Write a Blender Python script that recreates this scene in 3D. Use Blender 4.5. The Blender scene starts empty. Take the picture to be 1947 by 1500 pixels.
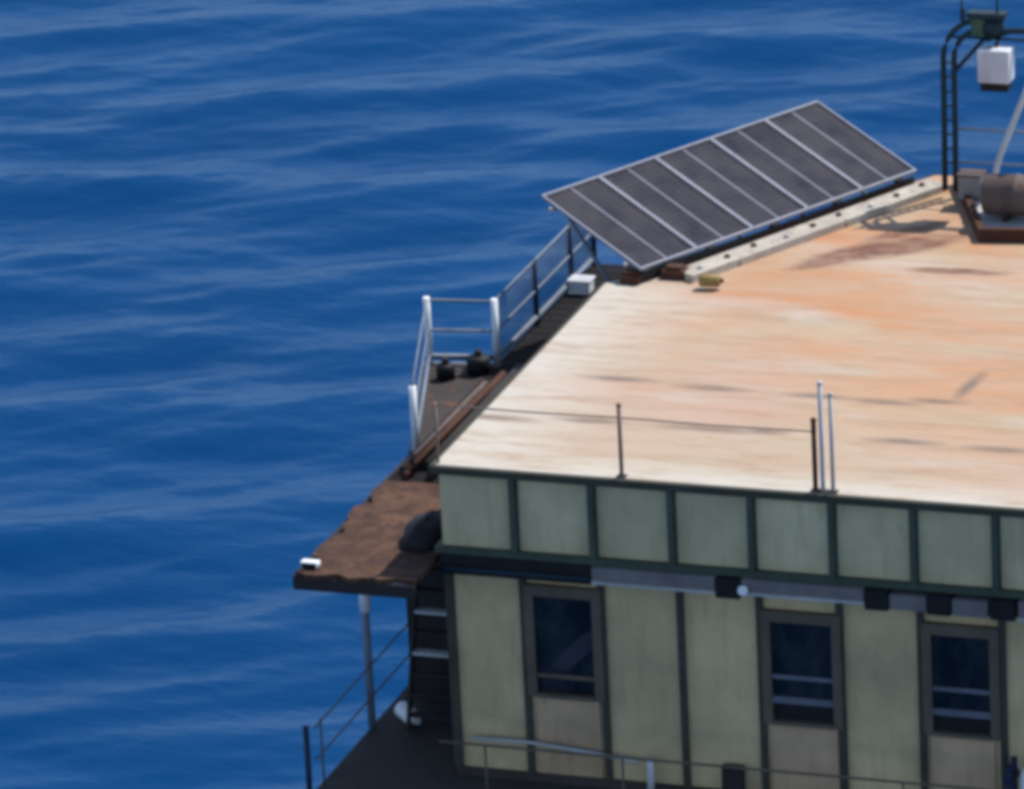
import bpy, bmesh, math, random
import numpy as np
from mathutils import Vector, Matrix
random.seed(7)
sc = bpy.context.scene
COL = sc.collection
R = math.radians

# ------------------------------------------------------------------ helpers
def tag(o, label=None, cat=None, group=None, kind=None):
    if label: o['label'] = label
    if cat: o['category'] = cat
    if group: o['group'] = group
    if kind: o['kind'] = kind
    return o

def empty(name, loc=(0, 0, 0), label=None, cat=None, group=None):
    o = bpy.data.objects.new(name, None)
    o.location = loc
    o.empty_display_size = .2
    COL.objects.link(o)
    return tag(o, label, cat, group)

class MB:
    """Collects shapes, then links them as ONE mesh object."""
    def __init__(self): self.bm = bmesh.new()
    def box(self, a, b):
        x0, y0, z0 = a; x1, y1, z1 = b
        v = [self.bm.verts.new(c) for c in ((x0,y0,z0),(x1,y0,z0),(x1,y1,z0),(x0,y1,z0),(x0,y0,z1),(x1,y0,z1),(x1,y1,z1),(x0,y1,z1))]
        for f in ((3,2,1,0),(4,5,6,7),(0,1,5,4),(1,2,6,5),(2,3,7,6),(3,0,4,7)):
            self.bm.faces.new([v[i] for i in f])
        return self
    def bar(self, p, q, w, h, up=(0, 0, 1)):
        """a rectangular bar from p to q, w across and h along `up`"""
        p = Vector(p); q = Vector(q); d = (q - p).normalized(); u = Vector(up)
        s = d.cross(u)
        if s.length < 1e-4: s = d.cross(Vector((1, 0, 0)))
        s.normalize(); u = s.cross(d).normalized()
        v = []
        for c in (p, q):
            for a, b in ((-1,-1),(1,-1),(1,1),(-1,1)):
                v.append(self.bm.verts.new(c + s*a*w/2 + u*b*h/2))
        for f in ((3,2,1,0),(4,5,6,7),(0,1,5,4),(1,2,6,5),(2,3,7,6),(3,0,4,7)):
            self.bm.faces.new([v[i] for i in f])
        return self
    def tube(self, pts, r, n=10, r2=None, cap=True):
        pts = [Vector(p) for p in pts]
        rings = []
        for i, c in enumerate(pts):
            if i == 0: d = pts[1] - pts[0]
            elif i == len(pts) - 1: d = pts[-1] - pts[-2]
            else: d = (pts[i+1] - pts[i]).normalized() + (pts[i] - pts[i-1]).normalized()
            d.normalize()
            a = Vector((0, 0, 1)) if abs(d.z) < .9 else Vector((1, 0, 0))
            s = d.cross(a).normalized(); u = s.cross(d).normalized()
            rr = r if r2 is None else r + (r2 - r)*i/(len(pts) - 1)
            rings.append([self.bm.verts.new(c + (s*math.cos(t) + u*math.sin(t))*rr) for t in [2*math.pi*k/n for k in range(n)]])
        for a, b in zip(rings, rings[1:]):
            for k in range(n):
                f = self.bm.faces.new((a[k], a[(k+1) % n], b[(k+1) % n], b[k])); f.smooth = True
        if cap:
            self.bm.faces.new(list(reversed(rings[0]))); self.bm.faces.new(rings[-1])
        return self
    def lathe(self, base, axis, prof, n=20):
        """prof: [(distance along axis, radius)]"""
        base = Vector(base); d = Vector(axis).normalized()
        a = Vector((0, 0, 1)) if abs(d.z) < .9 else Vector((1, 0, 0))
        s = d.cross(a).normalized(); u = s.cross(d).normalized()
        rings = [[self.bm.verts.new(base + d*h + (s*math.cos(t) + u*math.sin(t))*max(r, 1e-3)) for t in [2*math.pi*k/n for k in range(n)]] for h, r in prof]
        for a, b in zip(rings, rings[1:]):
            for k in range(n):
                f = self.bm.faces.new((a[k], a[(k+1) % n], b[(k+1) % n], b[k])); f.smooth = True
        self.bm.faces.new(list(reversed(rings[0]))); self.bm.faces.new(rings[-1])
        return self
    def prism(self, poly, z0, z1):
        a = [self.bm.verts.new((x, y, z0)) for x, y in poly]
        b = [self.bm.verts.new((x, y, z1)) for x, y in poly]
        n = len(poly)
        self.bm.faces.new(list(reversed(a))); self.bm.faces.new(b)
        for i in range(n):
            self.bm.faces.new((a[i], a[(i+1) % n], b[(i+1) % n], b[i]))
        return self
    def build(self, name, mat, parent=None, bevel=0):
        bmesh.ops.recalc_face_normals(self.bm, faces=self.bm.faces)
        me = bpy.data.meshes.new(name); self.bm.to_mesh(me); self.bm.free()
        me.materials.append(mat)
        o = bpy.data.objects.new(name, me); COL.objects.link(o)
        if parent:
            o.parent = parent
            pl = parent
            off = Vector((0, 0, 0))
            while pl: off += Vector(pl.location); pl = pl.parent
            o.location = -off                      # shapes are given in world coordinates
        if bevel:
            m = o.modifiers.new('bevel', 'BEVEL'); m.width = bevel; m.segments = 2; m.limit_method = 'ANGLE'
        return o

def copy_tree(o, parent=None):
    c = o.copy(); COL.objects.link(c)
    if parent: c.parent = parent
    for ch in list(o.children): copy_tree(ch, c)
    return c

# ------------------------------------------------------------------ materials
def new_mat(name):
    m = bpy.data.materials.new(name); m.use_nodes = True
    nt = m.node_tree; b = nt.nodes['Principled BSDF']
    return m, nt, b

class G:
    """small node-graph helper"""
    def __init__(s, nt): s.nt = nt; s.n = nt.nodes; s.l = nt.links
    def put(s, sock, v):
        if hasattr(v, 'is_output'): s.l.new(v, sock)
        elif v is not None: sock.default_value = v
    def obj(s): return s.n.new('ShaderNodeNewGeometry').outputs['Position']
    def mapv(s, vec, scale=(1,1,1), loc=(0,0,0), rot=(0,0,0)):
        m = s.n.new('ShaderNodeMapping'); s.put(m.inputs[0], vec)
        m.inputs['Scale'].default_value = scale; m.inputs['Location'].default_value = loc; m.inputs['Rotation'].default_value = rot
        return m.outputs[0]
    def noise(s, vec, scale, detail=4, rough=.55, dist=0):
        n = s.n.new('ShaderNodeTexNoise'); s.put(n.inputs['Vector'], vec)
        n.inputs['Scale'].default_value = scale; n.inputs['Detail'].default_value = detail
        n.inputs['Roughness'].default_value = rough; n.inputs['Distortion'].default_value = dist
        return n.outputs['Fac']
    def ramp(s, fac, lo, hi, a=0., b=1.):
        r = s.n.new('ShaderNodeMapRange'); s.put(r.inputs['Value'], fac)
        r.inputs['From Min'].default_value = lo; r.inputs['From Max'].default_value = hi
        r.inputs['To Min'].default_value = a; r.inputs['To Max'].default_value = b
        return r.outputs[0]
    def mix(s, fac, a, b, mode='MIX'):
        m = s.n.new('ShaderNodeMix'); m.data_type = 'RGBA'; m.blend_type = mode
        s.put(m.inputs[0], fac); s.put(m.inputs[6], a if hasattr(a, 'is_output') else (*a, 1)); s.put(m.inputs[7], b if hasattr(b, 'is_output') else (*b, 1))
        return m.outputs[2]
    def math(s, op, a, b=None, c=None):
        m = s.n.new('ShaderNodeMath'); m.operation = op
        s.put(m.inputs[0], a)
        if b is not None: s.put(m.inputs[1], b)
        if c is not None: s.put(m.inputs[2], c)
        return m.outputs[0]
    def sep(s, v):
        m = s.n.new('ShaderNodeSeparateXYZ'); s.put(m.inputs[0], v); return m.outputs
    def bump(s, h, strength, dist):
        b = s.n.new('ShaderNodeBump'); b.inputs['Strength'].default_value = strength; b.inputs['Distance'].default_value = dist
        s.put(b.inputs['Height'], h); return b.outputs[0]

def paint(name, base, rust=.2, rough=.5, metal=0., scale=1.5, rustc=(.13,.05,.022), vary=.15, streak=True, bay=False):
    """weathered paint: blotchy tone, vertical streaks and rust breaking through"""
    m, nt, b = new_mat(name); g = G(nt); P = g.obj()
    n1 = g.noise(P, scale, 5, .6)
    dark = tuple(c*(1 - vary*1.6) for c in base); light = tuple(min(1, c*(1 + vary)) for c in base)
    c = g.mix(g.ramp(n1, .3, .7), dark, light)
    if bay:
        wn = g.n.new('ShaderNodeTexWhiteNoise'); wn.noise_dimensions = '1D'
        g.put(wn.inputs['W'], g.math('FLOOR', g.math('MULTIPLY', g.sep(P)[0], 1/1.2)))
        c = g.mix(g.ramp(wn.outputs['Value'], 0, 1, 0, .28), c, tuple(k*.62 for k in base))
    if streak:
        st = g.noise(g.mapv(P, (1, 1, .12)), 6.5, 4, .65)
        c = g.mix(g.ramp(st, .5, .75, 0, .38), c, tuple(k*.45 for k in base))
    if rust > 0:
        n2 = g.noise(g.mapv(P, (1, 1, .35) if streak else (1, 1, 1)), scale*2.3, 7, .68, .4)
        th = .72 - rust*.35
        rc = g.mix(g.noise(P, 9, 3), tuple(k*.5 for k in rustc), tuple(k*1.7 for k in rustc))
        f = g.ramp(n2, th, th + .1)
        c = g.mix(f, c, rc)
        g.put(b.inputs['Roughness'], g.ramp(f, 0, 1, rough, .9))
    else:
        b.inputs['Roughness'].default_value = rough
    g.put(b.inputs['Base Color'], c)
    b.inputs['Metallic'].default_value = metal
    b.inputs['Specular IOR Level'].default_value = .22
    g.put(b.inputs['Normal'], g.bump(g.noise(P, 30, 4), .25, .01))
    return m

M = {}
M['panel'] = paint('girder_panel_paint', (.555,.47,.28), .14, .6, scale=1.0, rustc=(.16,.12,.06), bay=True)
M['rib'] = paint('dark_green_rib_paint', (.055,.075,.055), .12, .6)
M['flange'] = paint('edge_flange_paint', (.05,.052,.035), .25, .7)
M['wall'] = paint('cream_wall_paint', (.62,.475,.265), .15, .6, scale=.8, rustc=(.17,.12,.05), vary=.2, bay=True)
M['wall_brown'] = paint('brown_infill_paint', (.48,.33,.205), .2, .6, scale=1.1, rustc=(.15,.09,.05))
M['wall_rib'] = paint('wall_rib_paint', (.055,.055,.042), .15, .6)
M['frame'] = paint('window_frame_paint', (.115,.095,.066), .1, .5)
M['sash'] = paint('sash_metal', (.12,.13,.16), .05, .4)
M['curtain'] = paint('curtain_cloth', (.030,.036,.05), 0, .9)
M['black'] = paint('black_and_gap_shade', (.012,.012,.014), .0, .6)
M['tray'] = paint('cable_tray_paint', (.17,.155,.15), .15, .5, scale=2)
M['white'] = paint('white_paint', (.78,.79,.80), .08, .35, scale=2, vary=.06)
M['dull_white'] = paint('dull_white_paint', (.55,.57,.60), .15, .5, scale=2)
M['bluegrey'] = paint('blue_grey_rail_paint', (.16,.19,.24), .2, .5)
M['navy'] = paint('dark_navy_paint', (.015,.025,.06), .1, .5)
M['rustdeck'] = paint('rusty_catwalk_plate', (.105,.055,.034), .75, .9, scale=1.6, rustc=(.05,.026,.019), vary=.3, streak=False)
M['darkplate'] = paint('dark_walkway_plate', (.05,.042,.040), .4, .85, streak=False)
M['darksteel'] = paint('dark_rusty_steel', (.03,.026,.026), .3, .7, rustc=(.05,.02,.012))
M['rustbeam'] = paint('rust_brown_beam', (.075,.032,.02), .45, .8, rustc=(.06,.025,.015))
M['greyplate'] = paint('pale_grey_plate', (.46,.44,.42), .18, .6, streak=False)
M['mastgreen'] = paint('dark_green_mast_paint', (.012,.030,.042), .05, .5)
M['lampgreen'] = paint('green_lantern_paint', (.05,.10,.06), .15, .5)
M['drum'] = paint('grey_drum_paint', (.115,.085,.075), .45, .7, scale=3)
M['alu'] = paint('aluminium_frame', (.24,.25,.29), 0, .5, metal=.2, vary=.05)
M['galv'] = paint('galvanised_rail', (.46,.46,.44), .08, .45, metal=.3)
M['beige'] = paint('beige_kerb_paint', (.42,.375,.31), .42, .75, scale=2.5, streak=False)
M['yellow'] = paint('yellow_paint', (.26,.18,.06), .3, .5)
M['lockergrey'] = paint('locker_grey_paint', (.26,.25,.24), .25, .6)
M['tarp'] = paint('black_tarpaulin', (.014,.014,.017), 0, .7)
M['lower'] = paint('lower_deck_paint', (.055,.047,.042), .3, .8, streak=False)

m, nt, b = new_mat('window_glass'); g = G(nt)
b.inputs['Base Color'].default_value = (.008,.011,.018,1); b.inputs['Roughness'].default_value = .12; b.inputs['IOR'].default_value = 1.45
g.put(b.inputs['Base Color'], g.mix(g.ramp(g.noise(g.mapv(g.obj(), (1,1,.5)), 2.6, 5, .65), .42, .75), (.004,.005,.007), (.030,.032,.034))); g.put(b.inputs['Normal'], g.bump(g.noise(g.obj(), 1.5, 2), .06, .02)); M['glass'] = m

# solar cells: dark blue-grey silicon with a fine cell grid under dusty glass
m, nt, b = new_mat('solar_cells'); g = G(nt)
tc = nt.nodes.new('ShaderNodeTexCoord').outputs['UV']
u = g.sep(tc)
def line(v, n, w): return g.math('LESS_THAN', g.math('FRACT', g.math('MULTIPLY', v, n)), w)
grid = g.math('MAXIMUM', line(u[0], 8, .05), line(u[1], 18, .06))
mid = g.math('LESS_THAN', g.math('ABSOLUTE', g.math('SUBTRACT', u[0], .5)), .020)
dust = g.ramp(g.noise(g.obj(), 1.7, 5, .65), .3, .7)
c = g.mix(dust, (.008,.007,.014), (.018,.014,.022))
c = g.mix(g.math('MULTIPLY', grid, .35), c, (.10,.10,.13))
c = g.mix(mid, c, (.15,.15,.18))
g.put(b.inputs['Base Color'], c); g.put(b.inputs['Roughness'], g.ramp(dust, 0, 1, .3, .5)); b.inputs['Specular IOR Level'].default_value = .18; M['cells'] = m

# helideck plate: sun-bleached cream and pink paint with orange rust blush, streaks and pond stains
m, nt, b = new_mat('roof_deck_paint'); g = G(nt); P = g.obj(); xyz = g.sep(P)
ns = g.noise(g.mapv(P, (.22, .75, 1)), 1.0, 6, .62, .5)
nb = g.noise(g.mapv(P, (.35, .5, 1), (3, 1, 0)), .55, 3, .5)
nf = g.noise(g.mapv(P, (1.1, 4, 1)), 1.6, 6, .7)
cream = (.415,.335,.225); pink = (.43,.295,.22); orange = (.45,.195,.075); grn = (.33,.29,.17); pale = (.46,.415,.36)
c = g.mix(g.ramp(nb, .36, .64), cream, pink)
# the rust blush deepens inboard and towards the far side, where the coating has worn through
inb = g.ramp(g.math('ADD', g.math('MULTIPLY', xyz[0], .05), g.math('MULTIPLY', xyz[1], .105)), .25, 1.0)
c = g.mix(g.math('MULTIPLY', g.ramp(ns, .34, .60), inb), c, orange)
c = g.mix(g.math('MULTIPLY', g.ramp(g.noise(g.mapv(P, (.3, .9, 1), (9, 4, 0)), .8, 4), .52, .68), .55), c, grn)
c = g.mix(g.math('MULTIPLY', g.ramp(g.noise(g.mapv(P, (.25, .8, 1), (5, 8, 0)), .9, 4), .54, .7), .6), c, pale)
# bleached margin along the left and front edges
edge = g.math('MINIMUM', g.math('ADD', xyz[0], g.ramp(nb, .2, .8, -.5, .5)), g.math('MULTIPLY', xyz[1], 2.2))
c = g.mix(g.ramp(edge, .35, 2.1, .92, 0), c, (.50,.455,.385))
# fine grain
c = g.mix(g.ramp(nf, .35, .75, .0, .35), c, (.31,.235,.175), 'MIX')
c = g.mix(g.ramp(g.noise(P, 7, 4, .7), .62, .74, 0, .4), c, (.27,.15,.09))
def ell(cx, cy, a, bb, rot=0):
    v = g.mapv(P, (1, 1, 0)) ; s = g.sep(v)
    co, si = math.cos(rot), math.sin(rot)
    dx = g.math('SUBTRACT', s[0], cx); dy = g.math('SUBTRACT', s[1], cy)
    p = g.math('ADD', g.math('MULTIPLY', dx, co/a), g.math('MULTIPLY', dy, si/a))
    q = g.math('ADD', g.math('MULTIPLY', dx, -si/bb), g.math('MULTIPLY', dy, co/bb))
    r = g.math('SQRT', g.math('ADD', g.math('MULTIPLY', p, p), g.math('MULTIPLY', q, q)))
    r = g.math('ADD', r, g.ramp(nf, .2, .8, -.35, .35))
    return g.ramp(r, .3, 1.2, 1, 0)
def maxof(l):
    r = l[0]
    for k in l[1:]: r = g.math('MAXIMUM', r, k)
    return r
ponds = maxof([ell(.25,2.05,.72,.14), ell(1.70,2.2,.62,.14), ell(3.5,2.2,.95,.14), ell(4.35,2.25,.4,.13), ell(6.48,2.25,.62,.15), ell(7.95,2.2,.66,.15), ell(9.6,2.2,.6,.13),
               ell(1.6,4.0,.66,.14), ell(3.08,3.88,.62,.15), ell(4.7,3.85,.6,.13), ell(5.75,3.8,.65,.14), ell(6.5,3.98,.5,.13), ell(6.8,4.7,.13,.75,-.1), ell(8.4,4.1,.7,.12), ell(11.2,4.1,.7,.12)])
c = g.mix(g.math('MULTIPLY', ponds, .9), c, (.16,.115,.085))
rusty = maxof([ell(3.45,10.3,.95,.30,.85), ell(3.95,10.6,1.15,.34,.8), ell(4.35,10.75,.9,.28,.8), ell(3.1,9.7,.6,.2,.7), ell(4.0,11.4,.8,.2,.85), ell(5.3,9.7,.8,.16,.05)])  # rust patches, with the mast's shadow streaks painted into their colour
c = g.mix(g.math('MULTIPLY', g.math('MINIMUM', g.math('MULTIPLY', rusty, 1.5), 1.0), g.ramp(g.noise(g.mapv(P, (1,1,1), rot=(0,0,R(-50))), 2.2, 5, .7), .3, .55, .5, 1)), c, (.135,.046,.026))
seam = g.math('LESS_THAN', g.math('FRACT', g.math('MULTIPLY', g.math('ADD', xyz[1], .98), .5)), .010)
c = g.mix(g.math('MULTIPLY', seam, g.ramp(nf, .3, .6, .1, .7)), c, (.20,.13,.09))
drip = g.noise(g.mapv(P, (.5, 2.6, 1), (2, 2, 0)), 1.3, 6, .72)
c = g.mix(g.ramp(drip, .48, .70, 0, .75), c, (.31,.19,.105))
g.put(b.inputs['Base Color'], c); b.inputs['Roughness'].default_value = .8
g.put(b.inputs['Normal'], g.bump(g.noise(P, 12, 5), .3, .01)); M['deck'] = m

# sea water
m, nt, b = new_mat('sea_water'); g = G(nt); P = g.obj()
b.inputs['Base Color'].default_value = (.006,.040,.125,1)
b.inputs['Roughness'].default_value = .15; b.inputs['Specular IOR Level'].default_value = 0; b.inputs['IOR'].default_value = 1.33
nz = g.noise(g.mapv(P, (.55,1.15,1), rot=(0,0,R(-20))), .9, 6, .6, .3)
nz2 = g.noise(g.mapv(P, (.7,1.3,1), rot=(0,0,R(-20))), 3.2, 4, .6, .2)
h = g.math('ADD', g.math('MULTIPLY', nz, 1.0), g.math('MULTIPLY', nz2, .22))
nrm = g.bump(h, .16, .5); g.put(b.inputs['Normal'], nrm)
big = g.noise(g.mapv(P, (.04,.07,1)), 1, 3)
g.put(b.inputs['Base Color'], g.mix(g.ramp(big, .35, .65), (.0020,.037,.119), (.0028,.043,.133)))
gl = nt.nodes.new('ShaderNodeBsdfGlossy'); gl.inputs['Roughness'].default_value = .16; gl.inputs['Color'].default_value = (.80,.90,1,1); g.put(gl.inputs['Normal'], nrm)
fr = nt.nodes.new('ShaderNodeFresnel'); fr.inputs['IOR'].default_value = 1.33; g.put(fr.inputs['Normal'], nrm)
mx = nt.nodes.new('ShaderNodeMixShader'); g.put(mx.inputs[0], g.ramp(fr.outputs[0], .02, .38, .0, .17))
nt.links.new(b.outputs[0], mx.inputs[1]); nt.links.new(gl.outputs[0], mx.inputs[2])
nt.links.new(mx.outputs[0], nt.nodes['Material Output'].inputs['Surface'])
M['sea'] = m

# ------------------------------------------------------------------ world, sun, camera
w = bpy.data.worlds.new('World'); sc.world = w; w.use_nodes = True
nt = w.node_tree; sky = nt.nodes.new('ShaderNodeTexSky'); sky.sky_type = 'NISHITA'; sky.sun_disc = False
SUN_EL, SUN_AZ = R(56), math.atan2(.6, .8)
sky.sun_elevation = SUN_EL; sky.sun_rotation = SUN_AZ; sky.altitude = 10; sky.air_density = .8; sky.dust_density = .35; sky.ozone_density = 0.2
nt.links.new(sky.outputs[0], nt.nodes['Background'].inputs[0]); nt.nodes['Background'].inputs[1].default_value = .14
sl = bpy.data.lights.new('sun', 'SUN'); sl.energy = 3.75; sl.angle = R(.53); sl.color = (1, .965, .91)
so = bpy.data.objects.new('sun', sl); COL.objects.link(so)
to_sun = Vector((math.sin(SUN_AZ)*math.cos(SUN_EL), math.cos(SUN_AZ)*math.cos(SUN_EL), math.sin(SUN_EL)))
so.rotation_euler = to_sun.to_track_quat('Z', 'Y').to_euler(); so.location = to_sun*60
yaw, pitch, roll = -.343046121, .349023552, .0513123358
fw = Vector((math.sin(yaw)*math.cos(pitch), math.cos(yaw)*math.cos(pitch), -math.sin(pitch)))
rt = Vector((math.cos(yaw), -math.sin(yaw), 0)); dn = fw.cross(rt)
r2 = rt*math.cos(roll) + dn*math.sin(roll); d2 = dn*math.cos(roll) - rt*math.sin(roll)
cam = bpy.data.cameras.new('camera'); co = bpy.data.objects.new('camera', cam); COL.objects.link(co)
mt = Matrix((r2, -d2, -fw)).transposed().to_4x4(); mt.translation = Vector((29.9794587, -80.3500081, 32.2241933))
co.matrix_world = mt
cam.sensor_fit = 'HORIZONTAL'; cam.sensor_width = 36; cam.lens = 12000.0/1947*36
cam.clip_start = 1; cam.clip_end = 60000
sc.camera = co
sc.view_settings.view_transform = 'Standard'; sc.view_settings.look = 'None'; sc.view_settings.gamma = 1; sc.view_settings.exposure = .5
sc.cycles.filter_width = 4.6           # a soft long-lens picture
sc.cycles.max_bounces = 6

# ------------------------------------------------------------------ sea: one sheet to the horizon
def axis(lo, hi, step, far):
    mid = list(np.arange(lo, hi + 1e-6, step)); a, b_ = [], []
    d = step; x = lo
    while x > -far: d *= 1.18; x -= d; a.append(x)
    d = step; x = mid[-1]
    while x < far: d *= 1.18; x += d; b_.append(x)
    return np.array(list(reversed(a)) + mid + b_)
xs = axis(-72, 22, .22, 20000); ys = axis(22, 128, .22, 20000)
X, Y = np.meshgrid(xs, ys); Z = np.zeros_like(X)
rng = np.random.RandomState(4)
main = math.atan2(.942, -.336) + R(7)            # the waves run away from the viewer, a little to one side
for i in range(130):
    lam = math.exp(rng.uniform(math.log(.8), math.log(10)))
    th = main + rng.normal(0, R(16) if lam > 3 else R(26))
    k = 2*math.pi/lam
    amp = .0052*lam*(1.0 if lam > 3 else .62)*rng.uniform(.5, 1.3)
    ph = k*(X*math.cos(th) + Y*math.sin(th)) + rng.uniform(0, 6.283)
    grp = .5 + .5*np.sin((X*math.cos(th + 1.3) + Y*math.sin(th + 1.3))*k*.16 + rng.uniform(0, 6.28))*np.sin((X*math.cos(th) + Y*math.sin(th))*k*.11 + rng.uniform(0, 6.28))
    Z += amp*np.sin(ph)*grp
fade = np.clip((260 - np.hypot(X + 25, Y - 75))/160, 0, 1)
Z = Z*fade - 25
nx, ny = len(xs), len(ys)
verts = np.stack([X, Y, Z], -1).reshape(-1, 3)
idx = np.arange(nx*ny).reshape(ny, nx)
quads = np.stack([idx[:-1,:-1], idx[:-1,1:], idx[1:,1:], idx[1:,:-1]], -1).reshape(-1, 4)
me = bpy.data.meshes.new('sea')
me.vertices.add(len(verts)); me.vertices.foreach_set('co', verts.ravel())
me.loops.add(quads.size); me.loops.foreach_set('vertex_index', quads.ravel().astype(np.int32))
me.polygons.add(len(quads)); me.polygons.foreach_set('loop_start', np.arange(0, quads.size, 4, dtype=np.int32))
me.polygons.foreach_set('use_smooth', np.ones(len(quads), bool))
me.update(); me.validate(); me.materials.append(M['sea'])
sea = bpy.data.objects.new('sea', me); COL.objects.link(sea); tag(sea, kind='structure')

# ------------------------------------------------------------------ the platform house
H = 1.263                                           # depth of the roof's edge girder
POLY = [(0,0), (15,0), (15,8.15), (11.3,14.3), (3.7,14.3), (0,8.15)]
def inset(poly, d):
    n = len(poly); out = []
    for i in range(n):
        p0, p1, p2 = Vector(poly[i-1]), Vector(poly[i]), Vector(poly[(i+1) % n])
        a = (p1 - p0).normalized(); b_ = (p2 - p1).normalized()
        na = Vector((-a.y, a.x)); nb_ = Vector((-b_.y, b_.x))
        t = (na + nb_); t = t/(t.dot(na))
        q = p1 + t*d; out.append((q.x, q.y))
    return out
house = empty('platform_house', (0, 0, -5), 'sea platform house with pale roof deck, dark ribbed edge girder and windowed cream wall', 'building')
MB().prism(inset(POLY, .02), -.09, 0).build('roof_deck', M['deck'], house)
def ring(poly_out, d, z0, z1, name, mat):
    """a band round the polygon, d thick"""
    mb = MB(); a = poly_out; b_ = inset(poly_out, d); n = len(a)
    for i in range(n):
        j = (i+1) % n
        v = [mb.bm.verts.new((x, y, z)) for z in (z0, z1) for x, y in (a[i], a[j], b_[j], b_[i])]
        for f in ((3,2,1,0),(4,5,6,7),(0,1,5,4),(2,3,7,6)): mb.bm.faces.new([v[k] for k in f])
    return mb.build(name, mat, house)
ring(inset(POLY, -.05), .069, -.125, -.012, 'edge_flange', M['flange'])
MB().prism(inset(POLY, .07), -H, -.092).build('girder_web', M['panel'], house)
ring(inset(POLY, -.03), .35, -H - .10, -H - .002, 'bottom_flange', M['rib'])
def edges(poly):
    n = len(poly)
    for i in range(n): yield Vector((*poly[i], 0)), Vector((*poly[(i+1) % n], 0))
# stiffener ribs on the girder: a web plate with a wider face flange each
WEB = inset(POLY, .07)
for p, q in edges(POLY):
    L = (q - p).length; d = (q - p).normalized(); nrm = Vector((d.y, -d.x, 0))
    k = 1
    while k*1.2 < L - .1:
        c0 = p + d*(1.2*k)
        mb = MB(); up = Vector((0, 0, 1))
        a = c0 - nrm*.012; a.z = -H + .001; z1 = -.127
        mb.bar((a.x, a.y, a.z), (a.x, a.y, z1), .09, .11, tuple(nrm))
        bq = c0 - nrm*.062
        mb.bar((bq.x, bq.y, a.z + .003), (bq.x, bq.y, z1 - .003), .135, .022, tuple(nrm))
        mb.build('girder_rib', M['rib'], house); k += 1
# the wall below, set back under the girder
WPOLY = [(.04,.30),(14.96,.30),(14.96,8.05),(11.12,14.0),(3.88,14.0),(.04,8.05)]
MB().prism(WPOLY, -5.0, -H - .002).build('wall', M['wall'], house)
for p, q in edges(POLY):
    L = (q - p).length; d = (q - p).normalized(); nrm = Vector((d.y, -d.x, 0))
    k = 1
    while k*1.2 < L - .2:
        c0 = p + d*(1.2*k) - nrm*(.27 if abs(nrm.x) < .99 else .01)
        MB().bar((c0.x, c0.y, -4.86), (c0.x, c0.y, -H - .104), .10, .09, tuple(nrm)).build('wall_rib', M['wall_rib'], house)
        k += 1
MB().box((.045, .24, -5.0), (14.95, .298, -4.86)).build('base_plinth', M['lower'], house)
MB().box((.0, .225, -4.857), (.13, .295, -H - .106)).build('corner_post', M['wall_rib'], house)
# windows: frame, panes, sash rails, infill below
def window(x0, x1, zt, zb, style):
    y = .30
    f = MB()
    f.box((x0-.14, y-.10, zt), (x1+.14, y-.002, zt+.17)).box((x0-.14, y-.10, zb-.06), (x0, y-.002, zt)).box((x1, y-.10, zb-.06), (x1+.14, y-.002, zt))
    f.box((x0, y-.13, zb-.06), (x1, y-.002, zb))
    fo = f.build('window', M['frame'], house)
    if style == 'drape':
        MB().box((x0, y-.03, zb), (x1, y-.004, zt)).build('pane', M['glass'], fo)
        c = MB(); bm = c.bm
        # a curtain hitched up to one side behind the glass, seen as a paler fold
        pts = [(x0+.22,zb+.42),(x0+.40,zb+.66),(x0+.60,zb+.84),(x1-.02,zb+1.06),(x1-.02,zb+.74),(x0+.66,zb+.55),(x0+.46,zb+.36)]
        a = [bm.verts.new((px, y-.045, pz)) for px, pz in pts]; b2 = [bm.verts.new((px, y-.032, pz)) for px, pz in pts]
        bm.faces.new(a); bm.faces.new(list(reversed(b2)))
        for i in range(len(pts)): bm.faces.new((a[i], a[(i+1) % len(pts)], b2[(i+1) % len(pts)], b2[i]))
        c.build('curtain', M['curtain'], fo)
        MB().box((x0, y-.06, zb+.24), (x1, y-.031, zb+.30)).build('sash_rail', M['frame'], fo)
    else:
        mid = zb + (zt - zb)*.46
        MB().box((x0, y-.03, mid), (x1, y-.004, zt)).build('pane', M['glass'], fo)
        MB().box((x0, y-.075, mid-.06), (x1, y-.031, mid)).build('sash_rail', M['sash'], fo)
        MB().box((x0, y-.024, mid-.34), (x1, y-.004, mid-.06)).build('pane', M['glass'], fo)
        MB().box((x0, y-.075, mid-.44), (x1, y-.031, mid-.34)).build('sash_rail', M['sash'], fo)
        MB().box((x0, y-.02, zb), (x1, y-.004, mid-.44)).build('open_sash', M['black'], fo)
    MB().box((x0-.04, y-.04, -4.85), (x1+.04, y-.003, zb-.065)).build('infill_panel', M['wall_brown'], fo)
    return fo
window(1.36, 2.26, -2.02, -3.55, 'drape')
window(4.96, 5.88, -2.12, -3.66, 'sash')
window(7.36, 8.22, -2.12, -3.62, 'sash')
window(10.98, 11.86, -2.12, -3.62, 'sash')
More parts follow.
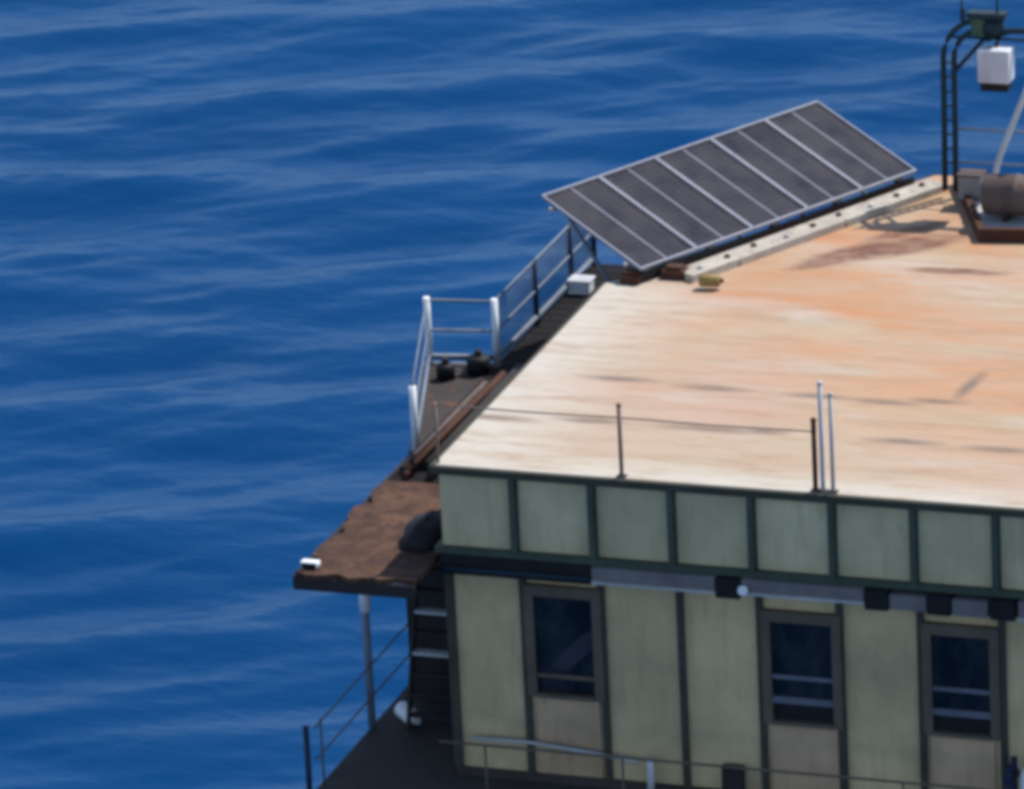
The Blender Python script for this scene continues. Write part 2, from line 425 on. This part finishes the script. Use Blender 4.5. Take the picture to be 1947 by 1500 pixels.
# services slung under the girder: cable trays and junction boxes
def tray(x0, x1, zt, h, lip=True):
    t = MB().box((x0, -.12, zt-h), (x1, .16, zt))
    o = t.build('cable_tray', M['tray'], house)
    if lip: MB().box((x0, -.15, zt-h-.035), (x1, -.121, zt-h+.005)).build('tray_lip', M['galv'], o)
tray(2.40, 4.26, -H-.105, .21); tray(4.66, 6.48, -H-.105, .19); tray(6.86, 7.40, -H-.16, .22, False); tray(7.78, 8.30, -H-.16, .24, False); tray(8.75, 10.6, -H-.11, .24)
for x0, x1 in ((4.28,4.64),(6.50,6.84),(7.42,7.76),(8.34,8.70)):
    MB().box((x0, -.16, -H-.40), (x1, .2, -H-.104)).build('junction_box', M['black'], house)
lampo = MB().lathe((4.72, -.17, -H-.22), (0, -1, 0), [(0,.05),(.06,.075),(.10,.07)], 14).build('service_lamp', M['white'], house)
MB().box((.06,-.06,-H-.40),(2.38,.2,-H-.104)).build('gap_shade_box', M['black'], house)  # black box put in for the shadow gap below the girder
MB().tube([(.1,-.10,-H-.30),(2.36,-.10,-H-.30)], .035, 10).build('service_pipe', M['mastgreen'], house)
# small pipes on the wall foot
MB().tube([(3.08,.13,-4.99),(3.08,.13,-4.50),(3.08,.19,-4.44)], .055, 10).build('wall_pipe', M['dull_white'], house)
MB().box((4.18,.10,-4.99),(4.5,.222,-4.42)).build('hose_box', M['darksteel'], house)
MB().tube([(.30,.15,-4.35),(1.22,.15,-4.33),(2.3,.15,-4.42),(2.9,.15,-4.5)], .03, 8).build('wall_pipe', M['galv'], house)
# lower main deck
LOW = [(-1.85,-.95),(16.5,-.95),(16.5,15.6),(-1.85,15.6)]
MB().prism(LOW, -5.9, -5.004).build('main_deck', M['lower'], house)
# round steel legs down into the water
for lx, ly in ((.3,1.0),(14.3,1.0),(.3,13.4),(14.3,13.4)):
    MB().tube([(lx,ly,-27.5),(lx,ly,-5.902)], .6, 20).build('leg', M['rustbeam'], house)

# ------------------------------------------------------------------ catwalk on the left side
cw = empty('catwalk', (-1, 5, -1.5), 'rusty brown steel catwalk cantilevered along the side of the platform house over the sea', 'catwalk')
CZ = -1.5
rag = [(-.035,-.86)] + [(-.035,2.9),(-1.88,2.9)]
rr_ = random.Random(5)
rag += [(-1.88 - rr_.uniform(-.16,.07), 2.72 - .24*k + rr_.uniform(-.11,.11)) for k in range(15)]
rag += [(-1.9 + .22*k, -.86 - (rr_.uniform(-.05,.13) if 0 < k < 8 else 0)) for k in range(8)]
MB().prism(rag, CZ-.05, CZ+.03).build('walkway_plate', M['rustdeck'], cw)
gt = MB()                                            # open bar grating farther back
for k in range(38): gt.box((-1.86+.048*k, 2.91, CZ-.04), (-1.85+.048*k, 13.2, CZ))
for k in range(34): gt.box((-1.879, 2.93+.31*k, CZ-.035), (-.036, 2.945+.31*k, CZ-.004))
gt.build('grating', M['darksteel'], cw)
MB().prism([(-1.884,4.3),(-1.884,8.2),(-2.97,8.05)], CZ-.05, CZ).build('landing_plate', M['darkplate'], cw)
MB().box((-1.92,-.93,CZ-.24),(-.036,-.862,CZ-.052)).build('end_beam', M['darksteel'], cw)
MB().box((-1.95,-.86,CZ-.22),(-1.882,13.2,CZ-.052)).build('edge_beam', M['darksteel'], cw)
MB().bar((-1.93,4.26,CZ-.1),(-3.02,8.06,CZ-.1),.06,.2).bar((-3.02,8.09,CZ-.1),(-1.9,8.24,CZ-.1),.06,.2).build('landing_beam', M['bluegrey'], cw)
for y in (1.7, 5.6, 9.5, 12.9):
    MB().tube([(-1.84,y,CZ-.23),(-1.84,y,-4.998)], .062, 12).build('support_post', M['bluegrey'], cw)
    MB().bar((-1.80,y,CZ-1.0),(-1.0,y,CZ-.06),.07,.08).build('knee_brace', M['bluegrey'], cw)
    MB().box((-1.84,y-.04,CZ-.2),(-.04,y+.04,CZ-.052)).build('cross_beam', M['darksteel'], cw)
MB().tube([(-1.84,1.7,CZ-.9),(-1.84,1.7,CZ-1.62)], .085, 12).build('post_sleeve', M['white'], cw)

# its railing
rl = empty('catwalk_railing', (-1.9, 6, CZ), 'pale metal railing with white posts along the outer edge of the rusty catwalk', 'railing')
def post(x, y, z, h, mat, r=.035, parent=rl):
    return MB().tube([(x,y,z),(x,y,z+h)], r, 10).build('post', mat, parent)
def thick(x, y, z, h, parent=rl): return post(x, y, z, h, M['white'], .055, parent)
PTS = [(-1.84,4.25,CZ),(-2.93,8.0,CZ),(-1.84,8.12,CZ),(-1.84,10.1,CZ),(-1.84,11.9,CZ),(-1.84,13.1,CZ)]
for i, (x, y, z) in enumerate(PTS[:3]): thick(x, y, z+.002, 1.12 if i else 1.05)
for x, y, z in PTS[3:]: post(x, y, z+.002, 1.1, M['navy'], .05)
for hz, nm in ((1.08,'top_rail'), (.58,'mid_rail')):
    MB().tube([(x,y,z+hz) for x,y,z in PTS], .024, 8).build(nm, M['bluegrey'], rl)
MB().tube([(x,y,z+.14) for x,y,z in PTS], .05, 6).build('toe_rail', M['bluegrey'], rl)

# infill bars between the posts
bars = 0
for (a, b_) in list(zip(PTS, PTS[1:]))[2:]:
    a = Vector(a); b_ = Vector(b_); n = int((b_ - a).length/.10)
    for k in range(1, n):
        p = a.lerp(b_, k/n)
        MB().tube([(p.x,p.y,p.z+.15),(p.x,p.y,p.z+1.07)], .008, 6).build('baluster', M['bluegrey'], rl)
# loose pipes stowed along the walkway
pp_ = empty('pipe_stack', (-1.6, 5.5, CZ), 'stack of dark and rusty pipes lying lengthwise on the dark catwalk grating', 'pipes')
for x, zz, rr, m_, ya, yb in ((-1.72,.055,.05,'darksteel',3.3,7.2), (-1.58,.065,.06,'rustbeam',3.0,7.6), (-1.41,.075,.07,'darksteel',3.5,7.9), (-1.64,.165,.045,'drum',3.6,6.9), (-1.49,.19,.05,'rustbeam',3.2,6.6), (-1.2,.08,.07,'darksteel',3.1,8.3)):
    MB().tube([(x,ya,CZ+zz+.003),(x+.02,yb,CZ+zz+.003)], rr, 10).build('pipe', M[m_], pp_)
hp = MB(); hb = hp.bm; hr_ = random.Random(3); rings = []
for q in range(6):
    t = q/5; rad = math.cos(t*math.pi/2)**.7
    rings.append([hb.verts.new((-.42+.36*rad*math.cos(a)*(1+hr_.uniform(-.12,.12)), .75+.62*rad*math.sin(a)*(1+hr_.uniform(-.12,.12)), CZ+.031+.33*math.sin(t*math.pi/2)*(1+hr_.uniform(-.1,.1)))) for a in [2*math.pi*k/16 for k in range(16)]])
for a, b_ in zip(rings, rings[1:]):
    for k in range(16): hb.faces.new((a[k], a[(k+1) % 16], b_[(k+1) % 16], b_[k])).smooth = True
hb.faces.new(rings[-1]); hb.faces.new(list(reversed(rings[0])))
tag(hp.build('tarpaulin', M['tarp']), 'black tarpaulin heaped on the rusty catwalk against the house corner', 'tarpaulin')
# small kit on the catwalk
wb = empty('equipment_box', (-1.55, 11.75, CZ+.002), 'small white box with a lid on the catwalk beside the solar panels', 'box')
MB().box((-1.80,11.60,CZ+.002),(-1.44,11.9,CZ+.2)).build('case', M['white'], wb, .03)
MB().box((-1.82,11.58,CZ+.203),(-1.42,11.92,CZ+.25)).build('lid', M['dull_white'], wb, .02)
def canister(x, y, r, h, label):
    t = empty('canister', (x, y, CZ), label, 'canister', 'dark canisters on the catwalk landing')
    MB().lathe((x,y,CZ+.002), (0,0,1), [(0,r),(h*.85,r),(h*.95,r*.8),(h,r*.35)], 16).build('body', M['black'], t)
    MB().lathe((x,y,CZ+h+.003), (0,0,1), [(0,.05),(.05,.06),(.09,.05)], 10).build('cap', M['darksteel'], t)
canister(-2.45, 7.4, .15, .26, 'black canister near the outer corner of the catwalk landing, farther from the roof deck')
canister(-2.02, 7.75, .19, .30, 'larger black canister on the catwalk landing below the white railing post nearer the roof deck')
fl = empty('floodlight', (-1.7, -.7, CZ), 'small white floodlight at the front corner of the rusty catwalk', 'lamp')
MB().box((-1.86,-.78,CZ+.045),(-1.58,-.62,CZ+.14)).build('housing', M['white'], fl, .03)
MB().tube([(-1.71,-.69,CZ+.031),(-1.71,-.69,CZ+.045)], .04, 10).build('bracket', M['darksteel'], fl)
MB().box((-1.83,-.796,CZ+.06),(-1.61,-.781,CZ+.125)).build('lens', M['glass'], fl)
# under the catwalk: cabinet, white jug, pole, tarpaulin
cb = empty('equipment_cabinet', (-.7, 3.2, -5), 'tall dark steel cabinet under the catwalk behind the ladder', 'cabinet')
MB().box((-1.68,3.0,-5.002),(-.02,4.2,-1.86)).build('case', M['darksteel'], cb, .03)
MB().box((-.88,2.96,-4.9),(-.84,2.999,-1.95)).build('door_seam', M['black'], cb)
ld = empty('ladder', (-.8, 2.4, -5), 'steep steel ladder with two pale worn rungs rising from the lower deck to the catwalk', 'ladder')
for x in (-1.27, -.52):
    MB().bar((x,1.75,-5.0),(x,2.85,CZ-.06),.05,.12,(0,-1,.3)).build('stringer', M['darksteel'], ld)
for k in range(11):
    t = (k+.7)/11.5; y = 1.75+1.1*t; z = -5+3.44*t
    MB().box((-1.243,y-.09,z-.015),(-.547,y+.07,z+.025)).build('rung', M['dull_white' if k in (3,5) else 'darksteel'], ld)
lr = empty('side_railing', (-1.8, 4, -5), 'grey tube railing along the left side of the lower deck under the catwalk', 'railing')
for y in (-.5, 3.6, 6.5, 9.5): MB().tube([(-1.80,y,-5.002),(-1.80,y,-3.95)], .018, 8).build('post', M['frame'], lr)
for z, nm in ((-3.95,'top_rail'),(-4.45,'mid_rail')): MB().tube([(-1.76,-.88,z),(-1.76,12,z)], .014, 8).build(nm, M['frame'], lr)
jg = empty('jug', (-1.0, 1.7, -5), 'white plastic jug lying on the dark lower deck in front of the tall cabinet', 'jug')
MB().lathe((-1.50,2.12,-4.86), (.75,-.75,-.02), [(0,.13),(.03,.13),(.30,.13),(.38,.13),(.42,.045),(.47,.045)], 16).build('body', M['white'], jg)
MB().lathe((-1.146,1.766,-4.869), (.75,-.75,-.02), [(0,.055),(.05,.055)], 12).build('cap', M['dull_white'], jg)
pl_ = empty('pole', (-2.02, -.5, -5.9), 'thin dark navy pole standing at the corner of the lower deck above the sea', 'pole')
MB().tube([(-1.96,-.7,-5.6),(-1.96,-.7,-4.0)], .045, 10).build('shaft', M['navy'], pl_)
MB().box((-2.0,-.75,-5.5),(-1.852,-.65,-5.4)).build('bracket', M['darksteel'], pl_)
# handrail along the front of the lower deck
hr = empty('handrail', (7, -.88, -5), 'thin grey handrail along the front edge of the lower deck, before the windowed wall', 'railing')
for k in range(8):
    MB().tube([(.9+2.1*k,-.88,-5.002),(.9+2.1*k,-.88,-3.98)], .018, 8).build('post', M['frame'], hr)
MB().tube([(.2,-.88,-3.97),(16.3,-.88,-3.97)], .02, 8).build('top_rail', M['frame'], hr)
gc = empty('gas_cylinder', (8.95, -.3, -5), 'white gas cylinder standing on the lower deck at the foot of the wall', 'gas cylinder')
MB().lathe((8.93,-.25,-5.002), (0,0,1), [(0,.17),(1.0,.17),(1.12,.13),(1.18,.06)], 18).build('bottle', M['white'], gc)
MB().lathe((8.93,-.25,-3.82), (0,0,1), [(0,.05),(.08,.055),(.12,.03)], 10).build('valve', M['darksteel'], gc)
rk = empty('bottle_rack', (8.5, -.2, -5), 'dark steel rack beside the white gas cylinder, against the wall', 'rack')
for y in (-.35, -.05): MB().tube([(8.62,y,-5.002),(8.62,y,-3.8)], .05, 8).build('upright', M['navy'], rk)
for z in (-4.1, -4.7): MB().box((8.55,-.4,z),(8.69,0,z+.1)).build('shelf', M['navy'], rk)

# ------------------------------------------------------------------ front stanchions on the roof deck
def stanchion(x, h, r, mat, label):
    t = empty('stanchion', (x, .09, 0), label, 'post', 'stanchions along the front edge of the roof deck')
    MB().tube([(x,.09,.013),(x,.09,h)], r, 10).build('shaft', mat, t)
    MB().box((x-.07,.02,.001),(x+.07,.16,.012)).build('foot_plate', M['darksteel'], t)
    MB().lathe((x,.09,h+.001), (0,0,1), [(0,r*1.3),(.03,r*1.2),(.05,r*.5)], 10).build('cap', mat, t)
M['brownpost'] = paint('brown_post_paint', (.27,.19,.145), .3, .6)
stanchion(2.86, 1.08, .032, M['brownpost'], 'lone brown stanchion standing apart at the middle of the front roof rail')
stanchion(5.76, 1.06, .038, M['rustbeam'], 'dark rusty stanchion at the front roof edge, beside the tall white one')
stanchion(5.87, 1.62, .032, M['dull_white'], 'tall white stanchion at the front roof edge, between a dark and a grey one')
stanchion(6.02, 1.46, .03, M['greyplate'], 'grey stanchion at the front roof edge, just right of the tall white one')

fr_ = empty('guard_rail', (3, .09, .9), 'thin brown rail along the front roof edge ending at the dark rusty stanchion', 'rail')
MB().tube([(.06,.09,.90),(1.5,.09,.885),(2.86,.09,.90),(4.3,.09,.885),(5.76,.09,.90)], .013, 6).build('bar', M['brownpost'], fr_)
MB().tube([(.06,.09,.013),(.06,.09,.93)], .026, 8).build('end_post', M['brownpost'], fr_)

# ------------------------------------------------------------------ solar array on the chamfered side
A0 = Vector((.583, 8.18, .24)); D = Vector((.46999, .88267, 0)); N = Vector((-.88267, .46999, 0))
RUN, RISE, LEN = 2.18, .74, 6.28
sa = empty('solar_array', (2, 11, 0), 'tilted bank of five dark solar panels overhanging the sea beside the roof deck', 'solar panels')
UPv = N.cross(D)
SL = (N*RUN + Vector((0, 0, RISE))); SLn = SL.normalized(); NORM = D.cross(SLn).normalized()
if NORM.z < 0: NORM = -NORM
npan = 5; wpan = LEN/npan
for i in range(npan):
    gap = .018 if i % 2 else .05                      # modules bolted in pairs, wider joint between pairs
    g0 = .005; g1 = .005
    a = A0 + D*(i*wpan + g0); b_ = A0 + D*((i+1)*wpan - g1)
    fr = MB(); t = .02
    for p, q in ((a, b_), (a + SL, b_ + SL)): fr.bar(p + NORM*.012, q + NORM*.012, .036, .05, tuple(NORM))
    for p, e in ((a, 1), (b_, -1)):
        s = D*(.014*e)
        fr.bar(p + SLn*.0255 + s + NORM*.010, p + SL - SLn*.0255 + s + NORM*.010, .028, .05, tuple(NORM))
    fo = fr.build('solar_panel', M['alu'], sa)
    me = bpy.data.meshes.new('cell_glass')
    c = [a + D*.03 + SLn*.026, b_ - D*.03 + SLn*.026, b_ - D*.03 + SL - SLn*.026, a + D*.03 + SL - SLn*.026]
    th = NORM*-.02
    vs = [v + NORM*.006 for v in c] + [v + th for v in c]
    me.from_pydata([tuple(v) for v in vs], [], [(0,1,2,3),(7,6,5,4),(0,4,5,1),(1,5,6,2),(2,6,7,3),(3,7,4,0)])
    uv = me.uv_layers.new(name='UVMap')
    for lp, co_ in zip(range(4), ((0,0),(1,0),(1,1),(0,1))): uv.data[lp].uv = co_
    me.materials.append(M['cells']); me.update()
    go = bpy.data.objects.new('cell_glass', me); COL.objects.link(go); go.parent = fo
    off = Vector((0,0,0)); pp = fo
    while pp: off += Vector(pp.location); pp = pp.parent
    go.location = -off
for s in (.12, .88):
    p = A0 + SL*s - NORM*.055 + D*-.06; q = A0 + SL*s - NORM*.055 + D*(LEN+.06)
    MB().bar(p, q, .06, .06, tuple(NORM)).build('purlin', M['galv'], sa)
for k in range(5):
    t = D*(.25 + (LEN-.5)*k/4)
    p = A0 + t + SL*.02 - NORM*.12; q = A0 + t + SL*.98 - NORM*.12
    MB().bar(p, q, .07, .07, tuple(NORM)).build('rafter', M['galv'], sa)
    f0 = A0 + t + SL*.06; f0.z = .001
    MB().bar(f0, Vector((f0.x, f0.y, (A0 + SL*.06).z - .17)), .16, .16, (1,0,0)).build('front_foot', M['rustbeam'], sa)
    o1 = A0 + t + SL*.85 - NORM*.16; i1 = A0 + t + SL*.10; i1.z = -1.0
    MB().tube([o1, i1], .035, 8).build('strut', M['bluegrey'], sa)
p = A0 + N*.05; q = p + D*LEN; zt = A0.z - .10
MB().bar((p.x,p.y,(zt+.012)/2),(q.x,q.y,(zt+.012)/2),.03,zt-.012).build('shade_strip', M['darksteel'], sa)  # dark strip standing for the shadow line under the panels' low edge
# little things at the foot of the array
kb = empty('cable_kerb', (2, 11, 0), 'pale beige kerb with bolts along the roof edge below the solar panels', 'kerb')
K0 = A0 + N*-.34 + D*.57; K0.z = .062; K1 = A0 + N*-.34 + D*(LEN + .1); K1.z = .062
MB().bar(K0 + N*-.05, K1 + N*-.05, .42, .12).build('curb', M['beige'], kb)
for k in range(9):
    p = K0.lerp(K1, (k + .5)/9) + N*(-.1 + .05*(k % 3))
    MB().lathe((p.x,p.y,.1225), (0,0,1), [(0,.05),(.03,.05),(.05,.02)], 8).build('bolt', M['rustbeam' if k % 3 else 'greyplate'], kb)
yc = empty('yellow_can', (1.72, 8.2, 0), 'small yellow can lying on the roof deck near the solar panels', 'can')
MB().lathe((1.56,8.16,.14), (1,.12,0), [(0,.085),(.02,.1),(.30,.1),(.33,.07)], 14).build('body', M['yellow'], yc)
MB().lathe((1.895,8.2,.14), (1,.12,0), [(0,.035),(.04,.035)], 10).build('spout', M['darksteel'], yc)
for i, (x, y, s, lb) in enumerate(((.42,8.25,.16,'dark rusty block at the roof corner nearest the low end of the solar panels'), (1.02,8.62,.19,'dark rusty block under the low edge of the solar panels beside the yellow can'))):
    t = MB().box((x-s,y-s*.8,.001),(x+s,y+s*.8,.14)).box((x-s*.7,y-s*.55,.141),(x+s*.7,y+s*.55,.2)).build('ballast_block', M['rustbeam'], None, .012)
    tag(t, lb, 'block', 'ballast blocks at the foot of the solar panels')

# ------------------------------------------------------------------ skid, drum and mast on the far right corner of the roof
sk = empty('skid', (5, 12.3, 0), 'low rust brown steel skid with a pale grey plate under the mast and the drum', 'skid')
SP = [(4.12,13.9),(5.27,11.12),(9.6,11.75),(9.6,13.9)]
def rim(poly, d, z0, z1, mat, nm, par):
    mb = MB(); b_ = inset(poly, d); n = len(poly)
    for i in range(n):
        j = (i+1) % n
        v = [mb.bm.verts.new((x, y, z)) for z in (z0, z1) for x, y in (poly[i], poly[j], b_[j], b_[i])]
        for f in ((3,2,1,0),(4,5,6,7),(0,1,5,4),(2,3,7,6)): mb.bm.faces.new([v[k] for k in f])
    return mb.build(nm, mat, par)
rim(SP, .11, .002, .22, M['rustbeam'], 'frame_beam', sk)
MB().prism(inset(SP, .112), .05, .13).build('plate', M['greyplate'], sk)
dr = empty('drum', (6, 12.1, .2), 'big grey steel drum lying on its side on the rust brown skid', 'drum')
MB().lathe((5.12,12.05,.50), (1,.03,0), [(0,.27),(.02,.31),(.06,.33),(.5,.33),(.52,.345),(.56,.345),(.58,.33),(1.1,.33),(1.12,.345),(1.16,.345),(1.18,.33),(1.7,.33),(1.74,.31),(1.76,.27)], 28).build('shell', M['drum'], dr)
for dx in (.35, 1.35):
    MB().box((5.12+dx,11.8,.132),(5.22+dx,12.32,.27)).build('cradle', M['rustbeam'], dr)

bk = empty('locker', (4.7, 12.95, .13), 'pale grey steel locker standing on the skid between the mast foot and the drum', 'locker')
MB().box((4.50,12.75,.131),(4.88,13.05,.52)).build('case', M['lockergrey'], bk, .015)
MB().box((4.48,12.73,.521),(4.90,13.07,.56)).build('lid', M['drum'], bk, .01)
mast = empty('mast', (4.3, 13.4, .2), 'dark green twin pole mast with an arched head and a lantern, on the skid corner', 'mast')
Y0 = 13.2
for x in (4.16, 4.34):
    pts = [(x,Y0,.132),(x+.02,Y0,1.2),(x+.03,Y0,2.35)]
    e = .0 if x < 4.2 else -.16
    for k in range(1, 7):
        t = math.pi/2*k/6
        pts.append((x+.03 + (.62+e)*(1-math.cos(t)), Y0, 2.35 + (.66+e)*math.sin(t)))
    pts.append((5.2, Y0, 3.03 + e))
    MB().tube(pts, .048, 10).build('pole', M['mastgreen'], mast)
rg = MB()
for k in range(8): rg.tube([(4.18,Y0,.6+.24*k),(4.36,Y0,.6+.24*k)], .018, 6)
rg.build('rungs', M['mastgreen'], mast)
for x in (6.3,):
    MB().tube([(x,Y0,.132),(x,Y0,3.0)], .06, 10).build('pole', M['mastgreen'], mast)
for z, m_ in ((1.18,'bluegrey'),(2.72,'mastgreen'),(.62,'bluegrey')):
    MB().tube([(4.36,Y0,z),(6.3,Y0,z)], .022, 8).build('cross_rail', M[m_], mast)
MB().tube([(4.94,Y0-.1,.14),(5.10,Y0-.1,.75),(5.47,Y0-.1,1.65),(5.66,Y0-.1,2.1)], .05, 10).build('brace', M['dull_white'], mast)
MB().tube([(4.34,Y0,2.1),(5.0,Y0,2.86)], .035, 8).build('brace', M['mastgreen'], mast)
MB().tube([(4.9,Y0,2.70),(5.3,Y0,2.86),(6.3,Y0,2.9)], .05, 8).build('head_beam', M['mastgreen'], mast)
# lantern and aerial cluster on the arched head
ln = MB().lathe((4.80,Y0,2.78), (0,0,1), [(0,.12),(.05,.15),(.07,.14),(.22,.14),(.24,.15),(.28,.13),(.33,.04)], 16).build('lantern', M['lampgreen'], mast)
MB().lathe((4.80,Y0,2.86), (0,0,1), [(0,.115),(.13,.115)], 16).build('lens', M['galv'], ln)
MB().lathe((5.02,Y0+.02,2.80), (0,0,1), [(0,.16),(.12,.20),(.24,.12),(.28,.05)], 14).build('horn', M['mastgreen'], mast)
MB().box((4.62,Y0-.12,3.07),(5.25,Y0+.12,3.16)).box((4.50,Y0-.05,3.0),(4.56,Y0+.05,3.2)).build('head_plate', M['mastgreen'], mast)
MB().tube([(4.52,Y0,3.05),(4.52,Y0,3.42)], .018, 6).tube([(5.1,Y0,3.16),(5.1,Y0,3.5)], .018, 6).build('aerial', M['mastgreen'], mast)
cabn = empty('control_box', (5.2, 13, 1.9), 'white control box with a dark underside hung under the mast head', 'box')
MB().box((4.86,Y0-.42,2.10),(5.38,Y0-.06,2.64)).build('case', M['dull_white'], cabn, .02)
MB().box((4.90,Y0-.39,1.96),(5.34,Y0-.09,2.098)).build('base', M['black'], cabn)
MB().tube([(5.12,Y0-.2,2.642),(5.12,Y0-.03,2.76)], .03, 8).build('hanger', M['darksteel'], cabn)
